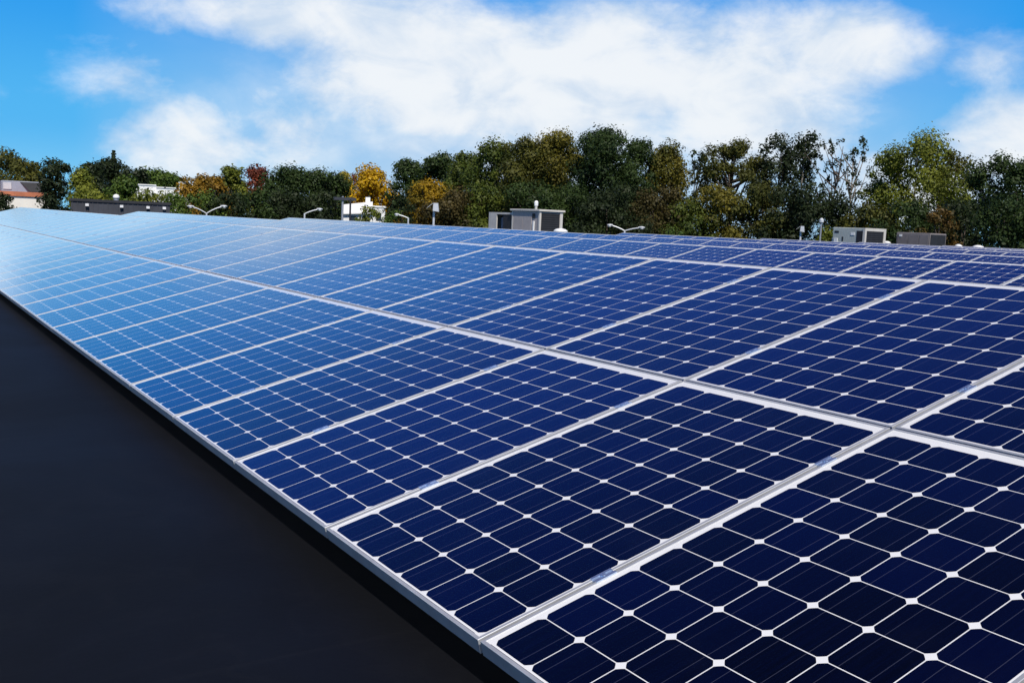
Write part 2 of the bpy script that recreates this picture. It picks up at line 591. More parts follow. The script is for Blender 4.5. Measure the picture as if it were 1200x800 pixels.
def make_panel(clamps):
    root = bpy.data.objects.new("solar_panel", None)
    root.empty_display_size = 0.2
    C.objects.link(root)
    for nm, me in [("frame", fr_mesh), ("cell_sheet", lam_mesh)] + ([("clamp", c) for c in clamp_meshes] if clamps else []):
        o = bpy.data.objects.new(nm, me)
        C.objects.link(o)
        o.parent = root
    return root


ONES = ("zeroth first second third fourth fifth sixth seventh eighth ninth tenth eleventh twelfth thirteenth fourteenth "
        "fifteenth sixteenth seventeenth eighteenth nineteenth").split()
CARD = {20: "twenty", 30: "thirty", 40: "forty", 50: "fifty"}


def ordinal(n):
    if n < 20:
        return ONES[n]
    t_, u_ = n // 10 * 10, n % 10
    return CARD[t_][:-1] + "ieth" if u_ == 0 else CARD[t_] + "-" + ONES[u_]


def in_frame(x, yw, zw, side=0):
    d = Vector((x - CAM[0], yw - CAM[1], zw - CAM[2]))
    z = d.dot(Vector(FWD))
    if z < 0.15:
        return False
    px = 600 + 1173.7 * d.dot(Vector(RIGHT)) / z
    py = 400 + 1173.7 * d.dot(Vector(DOWN)) / z
    return 0 <= px <= 1200 + side and 0 <= py <= 800 + side


proto_near, proto_far = make_panel(True), make_panel(False)
used = {True: False, False: False}
rng = random.Random(5)

# rack, offset behind the first one, height offset, a seam's x, far end x
RACKS = [
    ("front", 0.0, 0.0, 0.0, -36.2),
    ("second", 6.0, -0.02, -5.86, -45.8),
    ("third", 12.8, -0.02, -10.84, -44.9),
    ("fourth", 19.3, 0.0, -10.3, -27.0),
    ("fifth", 26.0, 0.0, -10.7, -27.0),
    ("sixth", 32.5, 0.0, -10.1, -27.2),
    ("seventh", 39.0, 0.0, -10.4, -27.2),
]
for ri, (rname, yo, zo, seam, xend) in enumerate(RACKS):
    rows = (0.0, ROW2) if ri == 0 else (ROW2,)
    xs_all = []
    for yl in rows:
        count = 0
        x = seam + math.floor((4.0 - seam) / PW) * PW
        while x - PW > xend - 0.5:
            xl = x - PW + 0.006
            spots = [(xl + PX * i / 8, yo + (yl + PY * j / 12) * CT, zo + (yl + PY * j / 12) * ST) for i in range(9) for j in range(6 if ri else 0, 13)]
            vis = any(in_frame(*s_) for s_ in spots)
            beside = not vis and any(in_frame(*s_, side=190) for s_ in spots)
            if vis or beside:
                count += vis
                near = ri == 0
                src = proto_near if near else proto_far
                if used[near]:
                    p = copy_tree(src)
                else:
                    p = src
                    used[near] = True
                j1, j2 = rng.uniform(-0.0008, 0.0008), rng.uniform(-0.0012, 0.0012)
                p.location = (xl, yo + yl * CT, zo + yl * ST)
                p.rotation_euler = (TILT + j1, j2, 0)
                where = ("lower front row" if yl == 0 else "upper front row") if ri == 0 else "the %s rack" % rname
                what = "%s from the photo's right edge" % ordinal(count) if vis else "just outside the photo's right edge"
                tag(p, "blue solar panel, %s in %s" % (what, where), "solar panel", "solar panels of the %s rack" % rname)
                xs_all.append(xl)
            x -= PW
    xa, xb = min(xs_all), max(xs_all) + PX
    rk = thing("panel_rack", (0, yo, 0), "metal rails and legs carrying the %s row of tilted panels" % (rname if ri else "nearest"), "panel rack", "solar panel racks")
    # rails under the panels, then short and tall legs on the roof
    for ys in ([0.40, 1.29] if ri == 0 else []) + [ROW2 + 0.40, ROW2 + 1.29]:
        rb = MB()
        zc = zo - 0.0415
        c0 = Vector((0, ys * CT, ys * ST + zo))
        up = Vector((0, -ST, CT))
        al = Vector((0, CT, ST))
        pts = []
        for xx in (xa, xb):
            for da, du in ((-0.02, -0.0415), (0.02, -0.0415), (0.02, -0.085), (-0.02, -0.085)):
                q = c0 + al * da + up * du
                pts.append((xx, q.y, q.z))
        rb.poly(pts, [(0, 1, 2, 3), (7, 6, 5, 4)] + [(i, i + 4, (i + 1) % 4 + 4, (i + 1) % 4) for i in range(4)])
        rb.build("rail", GALV, rk)
    nleg = max(2, int((xb - xa) / 4.0))
    for k in range(nleg):
        lx = xb - 0.9 - k * (xb - xa - 1.8) / (nleg - 1)
        for ys in ((0.40, ROW2 + 1.29) if ri == 0 else (ROW2 + 1.29,)):
            lb = MB()
            ly, lz = ys * CT + 0.085 * ST, ys * ST + zo - 0.088 * CT
            lb.box(lx - 0.02, lx + 0.02, ly - 0.02, ly + 0.02, ROOF + 0.012, lz)
            lb.box(lx - 0.09, lx + 0.09, ly - 0.09, ly + 0.09, ROOF, ROOF + 0.012)
            lb.build("leg", GALV, rk)

# ------------------------------------------------------------------ things on the roof
BX = [(0, 1, 0, 1)]


def louvre_face(mb, x, y0, y1, z0, z1, n):
    """slats standing proud of a face that looks towards +X"""
    for k in range(n):
        z = z0 + (z1 - z0) * (k + 0.15) / n
        dz = (z1 - z0) / n * 0.45
        mb.poly([(x, y0, z), (x + 0.018, y0, z), (x + 0.018, y1, z), (x, y1, z), (x, y0, z + dz), (x + 0.008, y0, z + dz), (x + 0.008, y1, z + dz), (x, y1, z + dz)],
                [(3, 2, 1, 0), (4, 5, 6, 7), (0, 1, 5, 4), (1, 2, 6, 5), (2, 3, 7, 6), (3, 0, 4, 7)])
    return mb


# larger cream unit: a low open-ended section and a taller section
u = thing("rooftop_air_unit", (-39.4, 26.7, ROOF), "largest cream rooftop air unit, low section left of a taller capped section", "air unit")
h1, h2 = 1.86, 1.69
MB().cbox(-2.5, 0, 0, 1.35, 0.15, h1 - 0.06, 0.02).build("tall_body", UNIT_BEIGE, u)
MB().cbox(-2.62, 0.1, -0.1, 1.47, h1 - 0.06, h1 + 0.03, 0.02).build("roof_cap", UNIT_CREAM, u)
mb = MB()
mb.box(-0.09, 0.03, -0.03, 0.07, 0, h1 - 0.06)
mb.box(-0.06, 0.03, 1.22, 1.38, 0, h1 - 0.06)
mb.box(-2.53, -2.42, -0.03, 0.05, 0, h1 - 0.06)
mb.build("corner_post", UNIT_CREAM, u)
lv = MB().box(0.002, 0.006, 0.10, 1.2, 0.2, h1 - 0.14)
louvre_face(lv, 0.006, 0.10, 1.2, 0.2, h1 - 0.14, 14).build("louvre", LOUVRE, u)
mb = MB()
for xa_, xb_ in ((-2.38, -1.5), (-1.47, -0.7)):
    mb.cbox(xa_, xb_, -0.022, -0.002, 0.25, h1 - 0.2, 0.01)
mb.build("access_panel", UNIT_BEIGE, u)
MB().box(-0.62, -0.40, -0.03, -0.002, h1 - 0.42, h1 - 0.18).build("vent_slot", LOUVRE, u)
MB().box(-0.55, -0.44, -0.05, -0.002, 0.55, 1.3).build("control_box", WHITE, u)
mb = MB()
mb.box(-4.9, -2.55, 0.02, 1.3, h2 - 0.10, h2)
mb.box(-4.9, -4.1, 0.02, 0.08, 0.0, h2 - 0.1)
mb.box(-4.9, -4.83, 0.08, 1.3, 0.0, h2 - 0.1)
mb.box(-4.83, -2.55, 1.24, 1.3, 0.0, h2 - 0.1)
mb.build("low_housing", UNIT_CREAM, u)
MB().box(-3.5, -2.6, 0.05, 0.10, 0.1, h2 - 0.13).build("low_louvre", LOUVRE, u)
MB().cbox(-4.08, -3.55, 0.3, 1.1, 0.7, h2 - 0.25, 0.02).build("fan_box", GREYBOX, u)

vp = thing("vent_pipe", (-42.6, 28.6, ROOF), "thin white capped vent pipe sticking up behind the cream rooftop unit", "vent pipe")
MB().tube([(0, 0, 0), (0, 0, 2.1)], 0.07, 10).build("pipe", UNIT_CREAM, vp)
MB().lathe([(0.07, 2.1), (0.10, 2.12), (0.11, 2.3), (0.07, 2.38), (0.02, 2.40)], 0, 0, 12).build("cap", WHITE, vp)

rv = thing("roof_vent", (-35.0, 24.9, ROOF), "low white mushroom roof vent just right of the cream rooftop unit", "roof vent")
MB().lathe([(0.26, 0), (0.26, 0.86), (0.24, 0.9)], 0, 0, 16).build("duct", GALV, rv)
MB().lathe([(0.27, 0.84), (0.33, 0.86), (0.31, 0.92), (0.22, 0.98), (0.10, 1.01), (0.02, 1.02)], 0, 0, 18).build("hood", WHITE, rv, True)

u = thing("rooftop_air_unit", (-35.05, 45.8, ROOF), "pale grey green rooftop air unit with a dark louvred end, on the right", "air unit")
hh = 1.72
MB().cbox(-2.2, 0, 0, 1.75, 0.15, hh, 0.03).build("body", UNIT_GREEN, u)
mb = MB()
mb.box(-0.10, 0.05, -0.04, 0.10, 0, hh + 0.01)
mb.box(-0.02, 0.05, 1.60, 1.79, 0, hh + 0.01)
mb.box(-0.02, 0.05, 0.10, 1.60, hh - 0.16, hh + 0.01)
mb.build("corner_post", UNIT_CREAM, u)
lv = MB().box(0.002, 0.006, 0.10, 1.60, 0.2, hh - 0.16)
louvre_face(lv, 0.006, 0.12, 1.59, 0.2, hh - 0.18, 12).build("louvre", LOUVRE, u)
MB().box(-0.55, -0.13, -0.012, -0.002, 0.2, hh - 0.16).build("side_louvre", LOUVRE, u)
mb = MB()
mb.box(-2.1, -1.8, -0.012, -0.002, hh - 0.32, hh - 0.2)
mb.box(-1.2, -0.95, -0.014, -0.002, 0.45, 0.65)
mb.box(-1.55, -1.46, -0.012, -0.002, 0.95, 1.2)
mb.build("data_plate", FLASH, u)
mb = MB()
mb.box(-2.1, -1.85, -0.03, -0.003, 0.8, 1.1)
mb.box(-0.95, -0.68, -0.02, -0.003, 1.3, 1.45)
mb.build("sticker", WHITE, u)
MB().cbox(-2.42, -2.21, 0.2, 0.8, 0.2, 1.15, 0.05).build("side_hood", WHITE, u)

u = thing("rooftop_air_unit", (-33.5, 49.5, ROOF), "grey brown rooftop air unit, rightmost of the three", "air unit")
hh = 1.60
MB().cbox(-2.2, 0, 0, 1.5, 0.15, hh, 0.03).build("body", UNIT_BROWN, u)
MB().box(0.002, 0.02, 0.06, 1.44, 0.2, hh - 0.08).build("end_grille", LOUVRE, u)
mb = MB()
for xa_, xb_ in ((-2.12, -1.45), (-1.40, -0.72), (-0.67, -0.08)):
    mb.cbox(xa_, xb_, -0.02, -0.002, 0.22, hh - 0.10, 0.008)
mb.build("access_panel", UNIT_BROWN, u)
mb = MB()
mb.box(-1.3, -1.0, -0.05, -0.022, 0.5, 0.75)
mb.box(-2.0, -1.82, -0.04, -0.022, hh - 0.25, hh - 0.12)
mb.build("sticker", WHITE, u)


def mushroom(x, y, s, label):
    t_ = thing("roof_vent", (x, y, ROOF), label, "roof vent", "small vents on the roof")
    MB().lathe([(0.14 * s, 0), (0.14 * s, 0.92)], 0, 0, 12).build("duct", GALV, t_)
    MB().lathe([(0.2 * s, 0.90), (0.30 * s, 0.92), (0.28 * s, 0.98), (0.12 * s, 1.04), (0.02, 1.05)], 0, 0, 14).build("hood", WHITE, t_, True)


mushroom(-36.2, 49.3, 0.8, "small white vent immediately left of the grey brown rooftop unit")
mushroom(-32.6, 50.9, 0.7, "small white vent immediately right of the grey brown rooftop unit")
mushroom(-31.2, 50.6, 1.0, "low white vent some way right of the grey brown rooftop unit")
mt_ = thing("vent_stack", (-27.6, 51.4, ROOF), "pair of thin grey pipes standing far right beyond the last panels", "vent pipe")
MB().tube([(0, 0, 0), (0, 0, 1.35)], 0.07, 8).build("pipe", GALV, mt_)
MB().tube([(0.3, 0.25, 0), (0.3, 0.25, 1.2)], 0.07, 8).build("pipe", GALV, mt_)

ms = thing("mast", (-38.0, 45.6, ROOF), "thin mast with a small cap standing at the pale grey green unit's left end", "mast")
MB().tube([(0, 0, 0), (0, 0, 2.0)], 0.05, 8).build("pole", GALV, ms)
MB().lathe([(0.06, 1.95), (0.13, 1.97), (0.13, 2.12), (0.05, 2.22)], 0, 0, 10).build("cap", LAMPGREY, ms)


# ------------------------------------------------------------------ lamps in the car park below
def lamp(x, y, junction, tips, label, group="street lamps beyond the roof", s=1.0):
    """tips: (dx, dy, z) of the lamp heads"""
    t_ = thing("street_lamp", (x, y, GROUND), label, "street lamp", group)
    jz = junction - GROUND
    MB().tube([(0, 0, 0), (0, 0, 0.5), (0, 0, jz)], [0.14 * s, 0.11 * s, 0.07 * s], 10).build("pole", LAMPGREY, t_)
    for dx, dy, tz in tips:
        z = tz - GROUND
        L_ = math.hypot(dx, dy)
        ux, uy = dx / L_, dy / L_
        rise = z - jz
        pts = [(ux * L_ * f_, uy * L_ * f_, jz - 0.04 + (rise + 0.04) * (1 - (1 - f_) ** 1.7)) for f_ in (0, .15, .3, .45, .6, .75, .86)]
        MB().tube(pts, 0.05 * s, 8).build("arm", LAMPGREY, t_)
        hb = MB()
        # cobra head: a tapering flattened shell along the arm
        o = len(hb.v)
        ring = 10
        prof = [(0.74, .05, .05), (0.80, .10, .08), (0.90, .17, .10), (1.0, .19, .09), (1.08, .13, .06), (1.12, .04, .02)]
        for f_, w_, h_ in prof:
            for k in range(ring):
                a_ = 2 * math.pi * k / ring
                lat = math.cos(a_) * w_ * s
                hb.v.append((ux * L_ * f_ - uy * lat, uy * L_ * f_ + ux * lat, z + 0.02 + math.sin(a_) * h_ * s))
        for i in range(len(prof) - 1):
            for k in range(ring):
                k2 = (k + 1) % ring
                hb.f.append((i * ring + k, i * ring + k2, (i + 1) * ring + k2, (i + 1) * ring + k))
        hb.f += [tuple(range(ring)), tuple((len(prof) - 1) * ring + k for k in range(ring))]
        head = hb.build("lamp_head", LAMPGREY, t_, True)
        MB().ell((ux * L_ * 0.95, uy * L_ * 0.95, z - 0.07 * s), (.15 * s, .15 * s, .08 * s)).build("lens", LENS, head, True)
    return t_


lamp(-67.30, 18.11, 0.82, [(-0.29, -1.07, 1.20), (0.34, 1.18, 1.31)], "double-arm street lamp at far left, arms in a wide V", s=0.8)
lamp(-67.12, 25.05, 1.08, [(0.41, 1.06, 1.41)], "single-arm street lamp reaching right, in front of the dark tree clump", s=0.85)
lamp(-62.35, 30.95, 1.09, [(-0.39, -0.79, 1.27)], "single-arm street lamp reaching left, right of the small white house", s=0.8)
lamp(-60.27, 48.91, 0.83, [(-0.78, -0.99, 1.18), (0.90, 1.10, 1.09)], "double-arm street lamp right of the cream rooftop unit, nearest the middle", s=1.00)

# floodlights whose heads tip over like small roofs
for x, y, z, s, dx, dy, label in ((-61.53, 32.55, 1.59, 1.0, -0.5, -0.86, "pole lamp with a large tilted pale box head, left of the cream rooftop unit"),
                                  (-51.02, 58.61, 1.28, 0.75, -0.75, -0.65, "pole lamp with a small tilted pale hood, left of the grey green rooftop unit")):
    t_ = thing("flood_lamp", (x, y, GROUND), label, "street lamp", "flood lamps beyond the roof")
    zt_ = z - GROUND
    MB().tube([(0, 0, 0), (0, 0, zt_ + 0.1)], [0.12, 0.075], 10).build("pole", LAMPGREY, t_)
    hb = MB()
    w, d, h = 0.46 * s, 0.36 * s, 0.62 * s
    px_, py_ = -dy, dx

    def q(a_, b_, c_):
        return (dx * a_ + px_ * b_, dy * a_ + py_ * b_, zt_ + c_)
    vs = [q(-d, -w, 0.0), q(-d, w, 0.0), q(d * .2, w, 0.05), q(d * .2, -w, 0.05),
          q(-d * .8, -w, h), q(-d * .8, w, h * .95), q(d * .1, w, h * .98), q(d * .1, -w, h)]
    hb.poly(vs, [(3, 2, 1, 0), (4, 5, 6, 7), (0, 1, 5, 4), (1, 2, 6, 5), (2, 3, 7, 6), (3, 0, 4, 7)])
    hb.build("lamp_head", LAMPGREY, t_)
    vb = MB()
    vb.poly([q(d * .22, -w, h * .98), q(d * .22, w, h * .96), q(d * 1.3, w, h * .45), q(d * 1.3, -w, h * .47),
             q(d * .22, -w, h * .93), q(d * .22, w, h * .91), q(d * 1.3, w, h * .40), q(d * 1.3, -w, h * .42)],
            [(0, 1, 2, 3), (7, 6, 5, 4), (0, 4, 5, 1), (1, 5, 6, 2), (2, 6, 7, 3), (3, 7, 4, 0)])
    vb.build("visor", LAMPGREY, t_)

t_ = thing("utility_pole", (-67.96, 28.33, GROUND), "dark twin-post utility pole with a broad crossarm, left of the white house", "utility pole")
mb = MB()
mb.tube([(-0.05, 0, 0), (-0.05, 0, 8.76)], [0.11, 0.08], 8)
mb.build("post", GALV, t_)
MB().tube([(0.1, 0.55, 0), (0.1, 0.55, 8.56)], [0.10, 0.07], 8).build("post", FLASH, t_)
MB().box(-0.12, 0.12, -0.7, 1.0, 8.46, 8.68).build("crossarm", DARKMETAL, t_)

# ------------------------------------------------------------------ buildings to the left
b = thing("building", (-77.5, 5.0, GROUND), "cream walled building with an orange red cap along its roof edge", "building", rz=0.0)
wz = 1.42 - GROUND
MB().box(-14, 0.0, -16, 4.75, 0, wz).build("wall", CREAM, b)
mb = MB()
mb.box(-14.1, 0.12, -16.1, 4.85, wz, wz + 0.32)
mb.build("parapet_cap", REDCAP, b)
ub = thing("rooftop_air_unit", (-80.6, 6.9, wz + 0.32 + GROUND), "grey blue boxy unit with a dark sloping side on the cream building's roof", "air unit")
MB().cbox(-1.2, 0, 0.05, 2.95, 0, 0.80, 0.04).build("body", GREYBOX, ub)
mb = MB()
mb.poly([(0.02, 1.25, 0.74), (0.02, 2.92, 0.74), (0.32, 2.92, 0.06), (0.32, 1.9, 0.06), (0.015, 1.25, 0.70), (0.015, 2.92, 0.70), (0.28, 2.92, 0.06), (0.28, 1.9, 0.06)],
        [(3, 2, 1, 0), (4, 5, 6, 7), (0, 1, 5, 4), (1, 2, 6, 5), (2, 3, 7, 6), (3, 0, 4, 7)])
mb.build("sloping_hood", LOUVRE, ub)
MB().cbox(0.0, 0.06, 0.12, 0.66, 0.18, 0.66, 0.01).build("filter_panel", LAMPGREY, ub)

ang = math.atan2(15.24 - 9.51, -65.98 + 67.12)
b = thing("building", (-67.12, 9.51, GROUND), "long dark slate metal wall with a black top edge, behind the left panels", "building", rz=ang)
L_ = 5.95
wz = 1.36 - GROUND
MB().box(0, L_, 0, 9, 0, wz - 0.14).build("wall", DARKMETAL, b)
mb = MB()
k = 0
x = 0.06
while x < L_ - 0.05:
    mb.box(x, x + 0.045, -0.04, -0.002, 0, wz - 0.15)
    x += 0.30
mb.build("ribs", DARKMETAL, b)
mb = MB()
mb.cbox(-0.08, L_ + 0.08, -0.09, 9.1, wz - 0.14, wz + 0.03, 0.02)
mb.build("parapet_cap", FLASH, b)
for xx in (0.95, 3.0, 4.6, 5.6):
    lb = MB()
    lb.poly([(xx - .1, -.045, wz - .42), (xx + .1, -.045, wz - .42), (xx + .1, -.26, wz - .42), (xx - .1, -.26, wz - .42),
             (xx - .1, -.045, wz - .26), (xx + .1, -.045, wz - .26), (xx + .1, -.10, wz - .26), (xx - .1, -.10, wz - .26)],
            [(3, 2, 1, 0), (4, 5, 6, 7), (0, 1, 5, 4), (1, 2, 6, 5), (2, 3, 7, 6), (3, 0, 4, 7)])
    lb.build("wall_lamp", LAMPGREY, b)
t_ = thing("roof_vent", (-68.2, 12.45, wz + 0.03 + GROUND), "round white vent on top of the dark metal wall's building", "roof vent")
MB().lathe([(0.16, 0), (0.16, 0.14)], 0, 0, 14).build("duct", GALV, t_)
MB().lathe([(0.20, 0.12), (0.21, 0.25), (0.15, 0.36), (0.03, 0.41)], 0, 0, 14).build("hood", WHITE, t_, True)

ang = math.atan2(40.65 - 33.17, -157.55 + 159.32)
b = thing("building", (-159.3, 33.2, GROUND), "long low white building among trees on the left, with a raised block", "building", rz=ang)
mb = MB()
mb.box(-1.0, 2.8, 0, 8, 0, 10.65)
mb.box(2.8, 6.2, -0.6, 8, 0, 10.35)
mb.box(6.2, 8.6, 0.2, 6, 0, 11.35)
mb.build("wall", WHITE, b)
mb = MB()
mb.box(-1.15, 2.78, -0.15, 8.1, 10.652, 10.8)
mb.box(2.82, 6.18, -0.75, 8.1, 10.352, 10.5)
mb.box(6.1, 8.7, 0.1, 6.1, 11.352, 11.45)
mb.build("roof", WHITE, b)
f_ = MB().box(6.6, 7.0, 0.16, 0.198, 10.85, 11.15).build("window", GLASSY, b)

ang = math.atan2(3.15, 1.41)
b = thing("house", (-83.53, 35.17, GROUND), "small white house with chimney under the golden yellow tree", "house", rz=ang)
b.scale = (0.85, 0.85, 1.0)
mb = MB()
mb.box(-0.2, 2.5, 0, 5, 0, 7.75)
mb.box(2.9, 4.2, -0.4, 5, 0, 8.2)
mb.box(2.5, 2.9, 0.1, 5, 0, 7.75)
mb.build("wall", WHITE, b)
mb = MB()
mb.poly([(-0.4, -0.35, 7.55), (2.88, -0.35, 7.75), (2.88, 2.5, 8.75), (-0.4, 2.5, 8.35), (-0.4, -0.35, 7.45), (2.88, -0.35, 7.65), (2.88, 2.5, 8.65), (-0.4, 2.5, 8.25)],
        [(0, 1, 2, 3), (7, 6, 5, 4), (0, 4, 5, 1), (1, 5, 6, 2), (2, 6, 7, 3), (3, 7, 4, 0)])
mb.box(2.84, 4.3, -0.5, 5.1, 8.202, 8.35)
rf = mb.build("roof", WHITE, b)
MB().box(2.1, 2.6, 0.6, 1.2, 7.9, 9.1).build("chimney", WHITE, rf)
MB().box(3.3, 3.8, -0.43, -0.402, 7.0, 7.7).build("window", GLASSY, b)
MB().box(0.5, 1.1, -0.03, -0.002, 6.7, 7.35).build("window", GLASSY, b)

# ------------------------------------------------------------------ trees
PAL = {
    'dark': ((0.017, 0.028, 0.010), (0.034, 0.050, 0.015)),
    'darkgreen': ((0.022, 0.042, 0.011), (0.052, 0.084, 0.018)),
    'green': ((0.055, 0.105, 0.018), (0.115, 0.170, 0.026)),
    'olivegreen': ((0.042, 0.070, 0.012), (0.135, 0.160, 0.022)),
    'olive': ((0.048, 0.058, 0.012), (0.135, 0.130, 0.022)),
    'oliveamber': ((0.056, 0.066, 0.011), (0.200, 0.165, 0.020)),
    'lime': ((0.090, 0.120, 0.014), (0.220, 0.235, 0.028)),
    'amber': ((0.150, 0.100, 0.013), (0.360, 0.200, 0.020)),
    'amberyellow': ((0.150, 0.115, 0.010), (0.430, 0.260, 0.014)),
    'yellow': ((0.260, 0.210, 0.025), (0.480, 0.380, 0.045)),
    'gold': ((0.420, 0.250, 0.010), (0.760, 0.480, 0.012)),
    'red': ((0.110, 0.030, 0.018), (0.260, 0.065, 0.030)),
    'brown': ((0.040, 0.042, 0.014), (0.100, 0.075, 0.022)),
    'rust': ((0.060, 0.048, 0.012), (0.170, 0.090, 0.016)),
}
